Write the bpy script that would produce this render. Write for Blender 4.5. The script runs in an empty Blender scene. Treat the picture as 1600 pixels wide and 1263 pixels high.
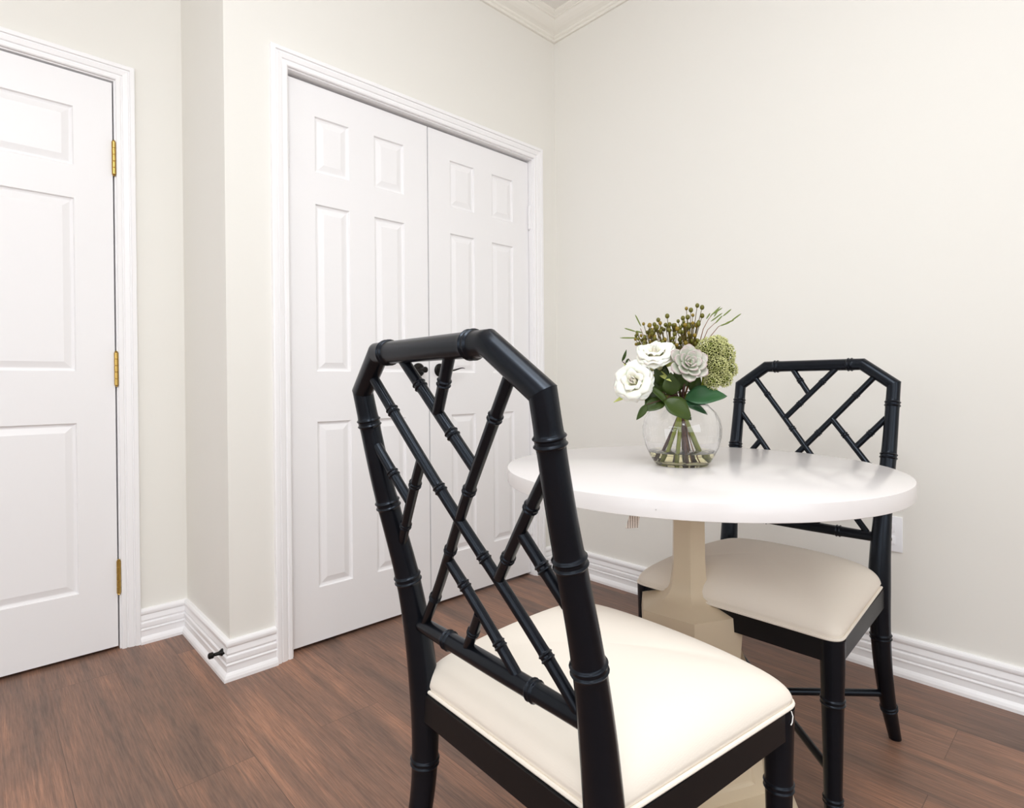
import bpy, bmesh, math, random
from mathutils import Vector, Matrix
random.seed(7)
PI = math.pi
C = bpy.context.scene.collection
V = Vector

# ------------------------------------------------------------------ materials
def srgb(r, g, b):
    f = lambda c: (c/255/12.92) if c/255 <= .04045 else ((c/255+.055)/1.055)**2.4
    return (f(r), f(g), f(b), 1)

def new_mat(name, col, rough=.5, spec=.5, metal=0.0, bump=None, vary=None, coat=0):
    m = bpy.data.materials.new(name); m.use_nodes = True
    nt = m.node_tree; b = nt.nodes['Principled BSDF']
    b.inputs['Base Color'].default_value = col
    b.inputs['Roughness'].default_value = rough
    b.inputs['Specular IOR Level'].default_value = spec
    b.inputs['Metallic'].default_value = metal
    if coat: b.inputs['Coat Weight'].default_value = coat; b.inputs['Coat Roughness'].default_value = .12
    tc = nt.nodes.new('ShaderNodeTexCoord')
    if bump:
        sc, st, dist = bump
        n = nt.nodes.new('ShaderNodeTexNoise'); n.inputs['Scale'].default_value = sc; n.inputs['Detail'].default_value = 4
        nt.links.new(tc.outputs['Object'], n.inputs['Vector'])
        bp = nt.nodes.new('ShaderNodeBump'); bp.inputs['Strength'].default_value = st; bp.inputs['Distance'].default_value = dist
        nt.links.new(n.outputs['Fac'], bp.inputs['Height']); nt.links.new(bp.outputs['Normal'], b.inputs['Normal'])
    if vary:
        sc, c2 = vary
        n = nt.nodes.new('ShaderNodeTexNoise'); n.inputs['Scale'].default_value = sc; n.inputs['Detail'].default_value = 3
        nt.links.new(tc.outputs['Object'], n.inputs['Vector'])
        mx = nt.nodes.new('ShaderNodeMix'); mx.data_type = 'RGBA'
        mx.inputs['A'].default_value = col; mx.inputs['B'].default_value = c2
        nt.links.new(n.outputs['Fac'], mx.inputs['Factor']); nt.links.new(mx.outputs['Result'], b.inputs['Base Color'])
    return m

def grad_mat(name, stops, rough=.5, spec=.4, trans=0.0, sss=0.0):
    """colour along the 'grad' attribute (petal base to tip: the petal's own colouring)"""
    m = new_mat(name, stops[0][1], rough, spec); nt = m.node_tree; b = nt.nodes['Principled BSDF']
    at = nt.nodes.new('ShaderNodeAttribute'); at.attribute_name = 'grad'
    r = nt.nodes.new('ShaderNodeValToRGB'); e = r.color_ramp.elements
    e[0].position, e[0].color = stops[0]; e[1].position, e[1].color = stops[-1]
    for p, c in stops[1:-1]:
        q = e.new(p); q.color = c
    nt.links.new(at.outputs['Fac'], r.inputs['Fac']); nt.links.new(r.outputs['Color'], b.inputs['Base Color'])
    if sss:
        b.inputs['Subsurface Weight'].default_value = sss; b.inputs['Subsurface Scale'].default_value = .004
    return m

M = {}
M['wall'] = new_mat('wall_paint', srgb(232, 230, 224), .6, .35, bump=(260, .05, .001))
M['ceiling'] = new_mat('ceiling_paint', srgb(240, 238, 234), .8, .2)
M['trim'] = new_mat('trim_paint', srgb(243, 242, 243), .32, .5)
M['door'] = new_mat('door_paint', srgb(240, 239, 240), .36, .5)
M['crown'] = new_mat('crown_paint', srgb(238, 235, 227), .4, .5)
M['black'] = new_mat('black_lacquer', srgb(13, 14, 19), .27, .3, bump=(60, .03, .001))
for k in ('black',): M[k].node_tree.nodes['Principled BSDF'].inputs['Specular Tint'].default_value = (.72, .84, 1, 1)
M['frame'] = new_mat('black_seat_frame', srgb(14, 14, 17), .42, .3, bump=(90, .05, .001))
M['dark'] = new_mat('shade_dark', srgb(40, 34, 28), .9, .1)  # dark colour stands in for shade behind the doors, also fills outlet slots
M['table'] = new_mat('table_lacquer', srgb(224, 220, 219), .2, .5)
M['ped'] = new_mat('pedestal_lacquer', srgb(214, 198, 172), .3, .5)
M['brass'] = new_mat('brass', (.62, .42, .13, 1), .28, .5, 1.0, vary=(40, (.4, .26, .07, 1)))
M['bronze'] = new_mat('dark_bronze', srgb(22, 19, 17), .4, .5, .6)
M['plastic'] = new_mat('white_plastic', srgb(244, 245, 249), .3, .5)
M['thread'] = new_mat('thread', srgb(250, 248, 245), .8, .2)
M['metal'] = new_mat('lamp_metal', (.7, .7, .7, 1), .35, .5, 1)

def floor_mat():
    m = bpy.data.materials.new('wood_planks'); m.use_nodes = True; nt = m.node_tree; N = nt.nodes; L = nt.links
    b = N['Principled BSDF']; tc = N.new('ShaderNodeTexCoord')
    mp = N.new('ShaderNodeMapping'); mp.inputs['Location'].default_value = (.31, .06, 0)
    L.new(tc.outputs['Object'], mp.inputs['Vector'])
    br = N.new('ShaderNodeTexBrick'); br.offset = .37; br.offset_frequency = 2
    for k, v in dict(Scale=1, **{'Mortar Size': .0009, 'Mortar Smooth': .1, 'Bias': 0, 'Brick Width': 1.22, 'Row Height': .178}).items(): br.inputs[k].default_value = v
    br.inputs['Color1'].default_value = (0, 0, 0, 1); br.inputs['Color2'].default_value = (1, 1, 1, 1); br.inputs['Mortar'].default_value = (.5, .5, .5, 1)
    L.new(mp.outputs['Vector'], br.inputs['Vector'])
    # per plank offset for the grain
    cb = N.new('ShaderNodeCombineXYZ'); ml = N.new('ShaderNodeMath'); ml.operation = 'MULTIPLY'; ml.inputs[1].default_value = 7.3
    L.new(br.outputs['Color'], ml.inputs[0]); L.new(ml.outputs[0], cb.inputs['X']); L.new(ml.outputs[0], cb.inputs['Z'])
    ad = N.new('ShaderNodeVectorMath'); ad.operation = 'ADD'; L.new(mp.outputs['Vector'], ad.inputs[0]); L.new(cb.outputs['Vector'], ad.inputs[1])
    def noise(sx, sy, sc, det, rough=.6, dist=0.0):
        s = N.new('ShaderNodeMapping'); s.inputs['Scale'].default_value = (sx, sy, 1); L.new(ad.outputs['Vector'], s.inputs['Vector'])
        n = N.new('ShaderNodeTexNoise'); n.inputs['Scale'].default_value = sc; n.inputs['Detail'].default_value = det
        n.inputs['Roughness'].default_value = rough; n.inputs['Distortion'].default_value = dist
        L.new(s.outputs['Vector'], n.inputs['Vector']); return n
    n1 = noise(.9, 6.5, 1.9, 3, .5, .5); n2 = noise(3.0, 95, 1.6, 6, .78, .35); n3 = noise(14, 300, 1.0, 3, .6)
    cr = N.new('ShaderNodeValToRGB'); e = cr.color_ramp.elements
    e[0].position = .33; e[0].color = srgb(92, 73, 64); e[1].position = .69; e[1].color = srgb(184, 134, 106)
    q = e.new(.44); q.color = srgb(120, 95, 82); q = e.new(.55); q.color = srgb(142, 108, 90)
    mm = N.new('ShaderNodeMix'); mm.data_type = 'FLOAT'; mm.inputs['Factor'].default_value = .17
    L.new(n1.outputs['Fac'], mm.inputs['A']); L.new(br.outputs['Color'], mm.inputs['B'])
    m2 = N.new('ShaderNodeMix'); m2.data_type = 'FLOAT'; m2.inputs['Factor'].default_value = .42
    L.new(mm.outputs['Result'], m2.inputs['A']); L.new(n2.outputs['Fac'], m2.inputs['B'])
    L.new(m2.outputs['Result'], cr.inputs['Fac'])
    mx = N.new('ShaderNodeMix'); mx.data_type = 'RGBA'; mx.blend_type = 'MULTIPLY'; mx.inputs['Factor'].default_value = .75
    r3 = N.new('ShaderNodeValToRGB'); r3.color_ramp.elements[0].position = .3; r3.color_ramp.elements[0].color = (.55, .55, .56, 1); r3.color_ramp.elements[1].position = .62
    L.new(n3.outputs['Fac'], r3.inputs['Fac']); L.new(cr.outputs['Color'], mx.inputs['A']); L.new(r3.outputs['Color'], mx.inputs['B'])
    mo = N.new('ShaderNodeMix'); mo.data_type = 'RGBA'; mo.inputs['B'].default_value = srgb(60, 43, 35)
    mf = N.new('ShaderNodeMath'); mf.operation = 'MULTIPLY'; mf.inputs[1].default_value = .4; L.new(br.outputs['Fac'], mf.inputs[0])
    L.new(mf.outputs[0], mo.inputs['Factor']); L.new(mx.outputs['Result'], mo.inputs['A']); L.new(mo.outputs['Result'], b.inputs['Base Color'])
    b.inputs['Roughness'].default_value = .42; b.inputs['Specular IOR Level'].default_value = .4
    bp = N.new('ShaderNodeBump'); bp.inputs['Strength'].default_value = .12; bp.inputs['Distance'].default_value = .001
    L.new(n2.outputs['Fac'], bp.inputs['Height']); L.new(bp.outputs['Normal'], b.inputs['Normal'])
    return m
M['floor'] = floor_mat()

def fabric_mat():
    m = new_mat('cream_fabric', srgb(238, 230, 218), .85, .15); nt = m.node_tree; N = nt.nodes; L = nt.links; b = N['Principled BSDF']
    b.inputs['Sheen Weight'].default_value = .15
    tc = N['Texture Coordinate']; a = []
    for d in ('X', 'Y'):
        w = N.new('ShaderNodeTexWave'); w.bands_direction = d; w.inputs['Scale'].default_value = 230; w.inputs['Distortion'].default_value = 5
        w.inputs['Detail'].default_value = 2; L.new(tc.outputs['Object'], w.inputs['Vector']); a.append(w)
    s = N.new('ShaderNodeMath'); s.operation = 'ADD'; L.new(a[0].outputs['Fac'], s.inputs[0]); L.new(a[1].outputs['Fac'], s.inputs[1])
    bp = N.new('ShaderNodeBump'); bp.inputs['Strength'].default_value = .12; bp.inputs['Distance'].default_value = .0004
    L.new(s.outputs[0], bp.inputs['Height']); L.new(bp.outputs['Normal'], b.inputs['Normal'])
    return m
M['fabric'] = fabric_mat()

def glass_mat(name, ior, col=(1, 1, 1, 1), rough=0):
    m = bpy.data.materials.new(name); m.use_nodes = True; b = m.node_tree.nodes['Principled BSDF']
    b.inputs['Base Color'].default_value = col; b.inputs['Transmission Weight'].default_value = 1
    b.inputs['Roughness'].default_value = rough; b.inputs['IOR'].default_value = ior
    return m
M['glass'] = glass_mat('clear_glass', 1.45)
M['water'] = glass_mat('water', 1.33, srgb(247, 240, 196))

M['rose'] = grad_mat('rose_petal', [(0, srgb(238, 228, 170)), (.35, srgb(240, 236, 212)), (1, srgb(241, 239, 231))], .55, .3, sss=.15)
M['succ'] = grad_mat('succulent_leaf', [(0, srgb(188, 200, 158)), (.6, srgb(188, 194, 178)), (.88, srgb(196, 190, 182)), (1, srgb(176, 156, 156))], .5, .35)
M['leaf'] = new_mat('dark_leaf', srgb(58, 76, 20), .42, .35, vary=(25, srgb(40, 58, 16)))
M['leaf2'] = new_mat('blue_green_leaf', srgb(54, 98, 60), .4, .4, vary=(20, srgb(34, 72, 42)))
M['sepal'] = new_mat('pale_green_sepal', srgb(196, 204, 120), .5, .3)
M['stem'] = new_mat('green_stem', srgb(150, 156, 62), .45, .4, vary=(30, srgb(112, 122, 40)))
M['stem_brown'] = new_mat('brown_stem', srgb(92, 58, 48), .5, .4, vary=(30, srgb(62, 36, 34)))
M['berry'] = new_mat('olive_berry', srgb(112, 108, 30), .4, .4, vary=(70, srgb(78, 76, 20)))
M['berry_gold'] = new_mat('golden_berry', srgb(146, 122, 30), .4, .4, vary=(70, srgb(104, 88, 24)))
M['twig_olive'] = new_mat('olive_stem', srgb(92, 78, 34), .55, .3)
M['twig'] = new_mat('twig_brown', srgb(118, 76, 36), .6, .3)
M['catkin'] = new_mat('slim_leaf', srgb(112, 126, 62), .5, .3)
M['floret_core'] = new_mat('floret_stalks', srgb(120, 126, 64), .8, .1, vary=(90, srgb(78, 86, 38)))
M['floret'] = new_mat('green_floret', srgb(226, 225, 168), .6, .3, vary=(60, srgb(190, 194, 122)))

def tag_paper():
    m = new_mat('printed_tag', srgb(216, 203, 192), .6, .3); nt = m.node_tree; N = nt.nodes; L = nt.links; b = N['Principled BSDF']
    tc = N['Texture Coordinate']; mp = N.new('ShaderNodeMapping'); mp.inputs['Scale'].default_value = (1, 1, 1)
    w = N.new('ShaderNodeTexWave'); w.bands_direction = 'X'; w.inputs['Scale'].default_value = 75; w.inputs['Distortion'].default_value = 2; w.inputs['Detail Scale'].default_value = 30
    L.new(tc.outputs['Object'], w.inputs['Vector'])
    r = N.new('ShaderNodeValToRGB'); r.color_ramp.elements[0].position = .25; r.color_ramp.elements[0].color = srgb(140, 126, 118); r.color_ramp.elements[1].position = .5; r.color_ramp.elements[1].color = srgb(216, 203, 192)
    L.new(w.outputs['Fac'], r.inputs['Fac']); L.new(r.outputs['Color'], b.inputs['Base Color']); return m
M['tag'] = tag_paper()

# ------------------------------------------------------------------ helpers
def obj(name, bm, mat, parent=None, smooth=True, angle=35, loc=None):
    bmesh.ops.remove_doubles(bm, verts=bm.verts, dist=1e-6)
    bmesh.ops.recalc_face_normals(bm, faces=bm.faces)
    me = bpy.data.meshes.new(name); bm.to_mesh(me); bm.free()
    for m in (mat if isinstance(mat, (list, tuple)) else [mat]): me.materials.append(m)
    if smooth:
        for p in me.polygons: p.use_smooth = True
        me.set_sharp_from_angle(angle=math.radians(angle))
    o = bpy.data.objects.new(name, me); C.objects.link(o)
    if parent: o.parent = parent
    if loc: o.location = loc
    return o

def tag(o, label, cat, group=None, kind=None):
    o['label'] = label
    if cat: o['category'] = cat
    if group: o['group'] = group
    if kind: o['kind'] = kind
    return o

def thing(name, label, cat, loc=(0, 0, 0), rz=0, group=None, kind=None):
    o = bpy.data.objects.new(name, None); C.objects.link(o)
    o.location = loc; o.rotation_euler = (0, 0, rz); o.empty_display_size = .1
    return tag(o, label, cat, group, kind)

def box(bm, a, b, bevel=0):
    x0, y0, z0 = a; x1, y1, z1 = b
    vs = [bm.verts.new(p) for p in ((x0,y0,z0),(x1,y0,z0),(x1,y1,z0),(x0,y1,z0),(x0,y0,z1),(x1,y0,z1),(x1,y1,z1),(x0,y1,z1))]
    fs = [bm.faces.new([vs[i] for i in q]) for q in ((0,3,2,1),(4,5,6,7),(0,1,5,4),(1,2,6,5),(2,3,7,6),(3,0,4,7))]
    if bevel:
        es = list({e for f in fs for e in f.edges})
        bmesh.ops.bevel(bm, geom=es, offset=bevel, segments=2, affect='EDGES', profile=.6)

def rings_mesh(bm, rings, cap0=True, cap1=True, closed=True):
    R = [[bm.verts.new(p) for p in r] for r in rings]
    n = len(R[0])
    for a, b in zip(R, R[1:]):
        for i in range(n if closed else n-1):
            j = (i+1) % n
            bm.faces.new((a[i], a[j], b[j], b[i]))
    if cap0: bm.faces.new(R[0][::-1])
    if cap1: bm.faces.new(R[-1])
    return R

def sweep(bm, pts, rad, n=16, d0=None, d1=None, squash=1.0):
    """tube along pts with mitred joints; rad is a list; d0/d1: neighbour directions for mitred ends"""
    pts = [V(p) for p in pts]; m = len(pts)
    if not isinstance(rad, (list, tuple)): rad = [rad]*m
    segs = [(pts[i+1]-pts[i]).normalized() for i in range(m-1)]
    t = segs[0]; e1 = t.cross(V((0, 0, 1)));
    if e1.length < .05: e1 = t.cross(V((0, 1, 0)))
    e1.normalize(); rings = []
    for i in range(m):
        tin = segs[i-1] if i else (V(d0).normalized() if d0 else segs[0])
        tout = segs[i] if i < m-1 else (V(d1).normalized() if d1 else segs[-1])
        nrm = (tin+tout).normalized(); s = segs[max(0, i-1)] if i else segs[0]
        e1 = (e1-s*e1.dot(s)).normalized(); e2 = s.cross(e1)
        ring = []
        for k in range(n):
            a = 2*PI*k/n; o = (e1*math.cos(a)+e2*math.sin(a)*squash)*rad[i]
            o = o-s*(o.dot(nrm)/max(.25, s.dot(nrm)))
            ring.append(pts[i]+o)
        rings.append(ring)
        if i < m-1:
            q = s.rotation_difference(tout); e1 = q @ e1
    return rings_mesh(bm, rings)

def resample(pts, step, knots=()):
    """polyline -> dense points with arclength; keeps original vertices and knot arclengths"""
    pts = [V(p) for p in pts]; L = [0]
    for a, b in zip(pts, pts[1:]): L.append(L[-1]+(b-a).length)
    s = set(round(x, 5) for x in L) | set(round(k, 5) for k in knots if 0 <= k <= L[-1])
    for k in range(int(L[-1]/step)+1): s.add(round(k*step, 5))
    s = sorted(s); out = [s[0]]
    for x in s[1:]:
        if x-out[-1] > 1e-4: out.append(x)
    def at(x):
        for i in range(len(L)-1):
            if x <= L[i+1]+1e-9:
                f = (x-L[i])/max(1e-9, L[i+1]-L[i]); return pts[i].lerp(pts[i+1], f)
        return pts[-1]
    return [at(x) for x in out], out, L

def bump_r(s, rings, w, h):
    """double ridged bamboo node"""
    r = 0
    for c in rings:
        d = s-c
        if abs(d) > 4*w: continue
        r = max(r, h*math.exp(-((d-w)/(.52*w))**2), h*math.exp(-((d+w)/(.52*w))**2), .35*h*math.exp(-(d/(2.0*w))**2))
    return r

def bamboo(bm, pts, rfun, rings, w=.0042, h=.0032, n=20, d0=None, d1=None, step=.03):
    kn = []
    for c in rings:
        for k in range(-16, 17): kn.append(c+k*w*.2)
    P, S, L = resample(pts, step, kn)
    R = [rfun(p, s)+bump_r(s, rings, w, h) for p, s in zip(P, S)]
    return sweep(bm, P, R, n, d0, d1)

def spline(xs, ys):
    """Catmull-like smooth interpolation"""
    n = len(xs); m = []
    for i in range(n):
        if i == 0: m.append((ys[1]-ys[0])/(xs[1]-xs[0]))
        elif i == n-1: m.append((ys[-1]-ys[-2])/(xs[-1]-xs[-2]))
        else: m.append(.5*((ys[i+1]-ys[i])/(xs[i+1]-xs[i])+(ys[i]-ys[i-1])/(xs[i]-xs[i-1])))
    def f(x):
        x = min(max(x, xs[0]), xs[-1])
        for i in range(n-1):
            if x <= xs[i+1]: break
        h = xs[i+1]-xs[i]; t = (x-xs[i])/h
        return ((2*t**3-3*t*t+1)*ys[i]+(t**3-2*t*t+t)*h*m[i]+(-2*t**3+3*t*t)*ys[i+1]+(t**3-t*t)*h*m[i+1])
    return f

# ------------------------------------------------------------------ room
X0 = -.504; YC = -1.5805; X1 = 4.3; Y1 = -4.7; HC = 2.785
OPL, OPR, OPT = -1.372, -.168, 2.05          # closet opening
DR, DL = -1.800, -2.626                       # left door opening

def struct(name, bm, mat, label, **k):
    o = obj(name, bm, mat, **k); return tag(o, label, None, kind='structure')

bm = bmesh.new(); box(bm, (X0-.75, Y1-.15, -.1), (X1+.15, .15, 0))
tag(struct('floor', bm, M['floor'], 'brown wood plank floor running under table and chairs', smooth=False), 'brown wood plank floor running under table and chairs', 'floor', kind='structure')
bm = bmesh.new(); box(bm, (X0-.75, Y1-.15, HC), (X1+.15, .15, HC+.1))
tag(struct('ceiling', bm, M['ceiling'], '', smooth=False), 'white ceiling glimpsed above the crown moulding', 'ceiling', kind='structure')

def wall(name, boxes, label, mat='wall'):
    bm = bmesh.new()
    for a, b in boxes: box(bm, a, b)
    return tag(struct(name, bm, M[mat], label, smooth=False), label, 'wall', kind='structure')
wall('wall_back', [((-.12, 0, 0), (X1+.12, .12, HC))], 'long pale cream wall behind table and far chair')
wall('wall_closet', [((-.12, YC, 0), (0, OPL-.02, HC)), ((-.12, OPR+.02, 0), (0, 0, HC)), ((-.12, OPL-.02, OPT+.02), (0, OPR+.02, HC))], 'cream wall around the double closet doors')
wall('wall_return', [((X0-.12, YC, 0), (-.12, YC+.1, HC))], 'narrow cream return wall between the single door and the closet')
wall('wall_left', [((X0-.12, DR+.02, 0), (X0, YC, HC)), ((X0-.12, Y1, 0), (X0, DL-.02, HC)), ((X0-.12, DL-.02, OPT+.02), (X0, DR+.02, HC))], 'cream wall around the single door at left')
wall('closet_shade_backing', [((-.72, YC+.1, 0), (-.66, .0, HC))], 'added dark backing painted as shade inside the closet', 'dark')  # sheet added to stop light, coloured dark as the closet's shade
wall('door_shade_backing', [((X0-.5, DL-.2, 0), (X0-.44, DR+.2, HC))], 'added dark backing painted as shade behind the single door', 'dark')  # sheet added behind the door gaps, shade put into its dark colour
WZ0, WZ1 = .75, 2.25
wall('wall_right', [((X1, Y1, 0), (X1+.12, -3.9, HC)), ((X1, -1.1, 0), (X1+.12, 0, HC)), ((X1, -3.9, 0), (X1+.12, -1.1, WZ0)), ((X1, -3.9, WZ1), (X1+.12, -1.1, HC))], 'cream wall with the window, out of the picture at right')
wall('wall_rear', [((X0-.12, Y1-.12, 0), (.7, Y1, HC)), ((3.5, Y1-.12, 0), (X1+.12, Y1, HC)), ((.7, Y1-.12, 0), (3.5, Y1, WZ0)), ((.7, Y1-.12, WZ1), (3.5, Y1, HC))], 'cream wall with the added fill window, behind the camera')

def window(name, axis, c, a0, a1, label):
    r = thing(name, label, 'window', kind='structure')
    def P(a, b, c0, c1, z0, z1):
        return ((c0, a, z0), (c1, b, z1)) if axis == 'x' else ((a, c0, z0), (b, c1, z1))
    bm = bmesh.new(); s = 1 if axis == 'x' else -1; q0, q1 = sorted((c+s*.03, c+s*.09))
    for (a, b, z0, z1) in ((a0, a0+.06, WZ0, WZ1), (a1-.06, a1, WZ0, WZ1), (a0, a1, WZ0, WZ0+.06), (a0, a1, WZ1-.06, WZ1), ((a0+a1)/2-.025, (a0+a1)/2+.025, WZ0, WZ1)):
        box(bm, *P(a, b, q0, q1, z0, z1))
    obj('window_frame', bm, M['trim'], r, smooth=False)
    return r
window('window_1', 'x', X1, -3.9, -1.1, 'white framed window in the right wall, out of the picture')
window('added_window_2', 'y', Y1, .7, 3.5, 'added white framed fill window in the rear wall, behind the camera')  # unseen window added to carry the rear fill light

# ---- moulding swept along a wall line in plan: profile = [(offset from wall, z)]
def moulding(name, p0, p1, nrm, prof, m0, m1, mat, label, cat):
    """p0->p1 along the wall face, nrm = direction into the room; m0/m1 = mitre (+1 inside corner, -1 outside, 0 square)"""
    p0, p1, nrm = V((*p0, 0)), V((*p1, 0)), V((*nrm, 0)); d = (p1-p0).normalized()
    bm = bmesh.new(); r0 = [p0+nrm*o+d*(o*m0)+V((0, 0, z)) for o, z in prof]; r1 = [p1+nrm*o-d*(o*m1)+V((0, 0, z)) for o, z in prof]
    rings_mesh(bm, [r0, r1])
    o = obj(name, bm, M[mat], smooth=False); return tag(o, label, cat, kind='structure')

BP = [(0, 0), (.0245, 0), (.0245, .010), (.021, .018), (.0165, .0235), (.0135, .026), (.0135, .046), (.0165, .048), (.0165, .051), (.012, .054),
      (.012, .057), (.0155, .060), (.0160, .072), (.0155, .075), (.0095, .078), (.0095, .081), (.0125, .083), (.0135, .086), (.010, .101), (.0095, .104), (.0135, .107), (.0150, .112), (.0150, .118), (.0125, .1235), (.008, .1268), (0, .1268)]
CP = [(0, 2.683), (.010, 2.683), (.013, 2.687), (.013, 2.693), (.009, 2.697), (.015, 2.701), (.018, 2.706), (.018, 2.710), (.024, 2.7145), (.034, 2.721), (.045, 2.731), (.055, 2.743),
      (.062, 2.755), (.068, 2.758), (.068, 2.764), (.076, 2.770), (.082, 2.776), (.082, 2.785), (0, 2.785)]
CW = .058   # casing width
moulding('baseboard_back', (0, 0), (X1, 0), (0, -1), BP, 1, 1, 'trim', 'white ridged baseboard along the long wall behind the far chair', 'baseboard')
moulding('baseboard_corner', (0, OPR+CW+.003), (0, 0), (1, 0), BP, 0, 1, 'trim', 'short piece of white ridged baseboard right of the closet', 'baseboard')
moulding('baseboard_closet', (0, YC), (0, OPL-CW-.003), (1, 0), BP, -1, 0, 'trim', 'short white ridged baseboard just left of the closet casing', 'baseboard')
moulding('baseboard_return', (X0, YC), (0, YC), (0, -1), BP, 1, -1, 'trim', 'white ridged baseboard on the narrow return wall with the door stop', 'baseboard')
moulding('baseboard_left', (X0, DR+CW+.003), (X0, YC), (1, 0), BP, 0, 1, 'trim', 'short white ridged baseboard right of the single door casing', 'baseboard')
moulding('baseboard_right', (X1, 0), (X1, Y1), (-1, 0), BP, 1, 1, 'trim', 'white baseboard along the right wall, out of the picture', 'baseboard')
moulding('baseboard_rear', (X0, Y1), (X1, Y1), (0, 1), BP, 1, 1, 'trim', 'white baseboard along the rear wall, out of the picture', 'baseboard')
moulding('baseboard_left_far', (X0, Y1), (X0, DL-CW-.003), (1, 0), BP, 1, 0, 'trim', 'white baseboard left of the single door, out of the picture', 'baseboard')
moulding('trim_1', (0, YC), (0, 0), (1, 0), CP, -1, 1, 'crown', 'crown moulding above the closet doors', 'moulding')
moulding('trim_2', (0, 0), (X1, 0), (0, -1), CP, 1, 1, 'crown', 'crown moulding above the long wall behind the table', 'moulding')
moulding('trim_3', (X0, YC), (0, YC), (0, -1), CP, 1, -1, 'crown', 'crown moulding on the return wall, above the picture', 'moulding')
moulding('trim_4', (X0, Y1), (X0, YC), (1, 0), CP, 1, 1, 'crown', 'crown moulding above the single door, above the picture', 'moulding')
moulding('trim_5', (X1, 0), (X1, Y1), (-1, 0), CP, 1, 1, 'crown', 'crown moulding on the right wall, out of the picture', 'moulding')
moulding('trim_6', (X0, Y1), (X1, Y1), (0, 1), CP, 1, 1, 'crown', 'crown moulding on the rear wall, out of the picture', 'moulding')

# ---- door casing: profile (distance outward from the opening edge, height off the wall)
KP = [(0, 0), (0, .009), (.003, .0115), (.013, .0115), (.0155, .0085), (.0185, .0085), (.021, .0125), (.036, .0155), (.038, .013), (.041, .013), (.043, .018), (.055, .018), (CW, .015), (CW, 0)]
def casing(name, x, yl, yr, zt, label, rev=.005):
    """three-sided mitred casing plus jamb lining"""
    yl += -rev; yr += rev; zt += rev
    bm = bmesh.new(); ring = []
    for st in range(4):
        r = []
        for w, h in KP:
            if st == 0: r.append(V((x+h, yl-w, 0)))
            elif st == 1: r.append(V((x+h, yl-w, zt+w)))
            elif st == 2: r.append(V((x+h, yr+w, zt+w)))
            else: r.append(V((x+h, yr+w, 0)))
        ring.append(r)
    rings_mesh(bm, ring)
    # jamb lining with stop
    yl += rev; yr -= rev; zt -= rev
    box(bm, (x-.12, yl-.02, 0), (x, yl, zt)); box(bm, (x-.12, yr, 0), (x, yr+.02, zt)); box(bm, (x-.12, yl-.02, zt), (x, yr+.02, zt+.02))
    o = obj(name, bm, M['trim'], smooth=False); return tag(o, label, 'door casing', kind='structure')
casing('trim_7', 0, OPL, OPR, OPT, 'white fluted casing around the double closet doors')
casing('trim_8', X0, DL, DR, OPT, 'white fluted casing around the single door at left')

# ---- six panel door leaf, face in the plane x = 0 (local), y from 0..w, z from 0..h
def leaf_mesh(w, h, cols, rows, th=.035):
    bm = bmesh.new()
    ys = sorted({0, w, *[c for p in cols for c in p]}); zs = sorted({0, h, *[c for p in rows for c in p]})
    prof = [(0, 0), (.0035, -.0065), (.009, -.0085), (.0125, -.0085), (.033, -.0022), (.0345, -.0022)]
    g = {}
    def vt(y, z, x=0):
        k = (round(y, 5), round(z, 5), round(x, 5))
        if k not in g: g[k] = bm.verts.new((x, y, z))
        return g[k]
    for i in range(len(ys)-1):
        for j in range(len(zs)-1):
            a, b, c, d = ys[i], ys[i+1], zs[j], zs[j+1]
            if any(abs(a-p[0]) < 1e-6 for p in cols) and any(abs(c-p[0]) < 1e-6 for p in rows):
                rr = [[vt(a+o, c+o, x), vt(b-o, c+o, x), vt(b-o, d-o, x), vt(a+o, d-o, x)] for o, x in prof]
                for r, s in zip(rr, rr[1:]):
                    for k in range(4): bm.faces.new((r[k], r[(k+1) % 4], s[(k+1) % 4], s[k]))
                bm.faces.new(rr[-1])
            else: bm.faces.new((vt(a, c), vt(b, c), vt(b, d), vt(a, d)))
    # sides and back
    B = {}
    def bk(y, z):
        k = (round(y, 5), round(z, 5))
        if k not in B: B[k] = bm.verts.new((-th, y, z))
        return B[k]
    for i in range(len(ys)-1):
        for z in (0, h): bm.faces.new((vt(ys[i], z), vt(ys[i+1], z), bk(ys[i+1], z), bk(ys[i], z)))
    for j in range(len(zs)-1):
        for y in (0, w): bm.faces.new((vt(y, zs[j]), vt(y, zs[j+1]), bk(y, zs[j+1]), bk(y, zs[j])))
    loop = [bk(y, 0) for y in ys]+[bk(w, z) for z in zs[1:]]+[bk(y, h) for y in ys[::-1][1:]]+[bk(0, z) for z in zs[::-1][1:-1]]
    bm.faces.new(loop)
    return bm

def hinge_mesh(r=.0068, hh=.118):
    bm = bmesh.new(); P = []; R = []
    seg = 5; gap = .0012
    for k in range(seg):
        z0 = -hh/2+k*hh/seg
        P += [(0, 0, z0), (0, 0, z0+gap), (0, 0, z0+hh/seg-gap)]; R += [r-.0012, r, r]
    P.append((0, 0, hh/2)); R.append(r-.0012)
    sweep(bm, P, R, 14)
    for s in (-1, 1):
        sweep(bm, [(0, 0, s*hh/2), (0, 0, s*(hh/2+.003)), (0, 0, s*(hh/2+.006))], [r*.55, r*.8, r*.3], 12)
    return bm

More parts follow.
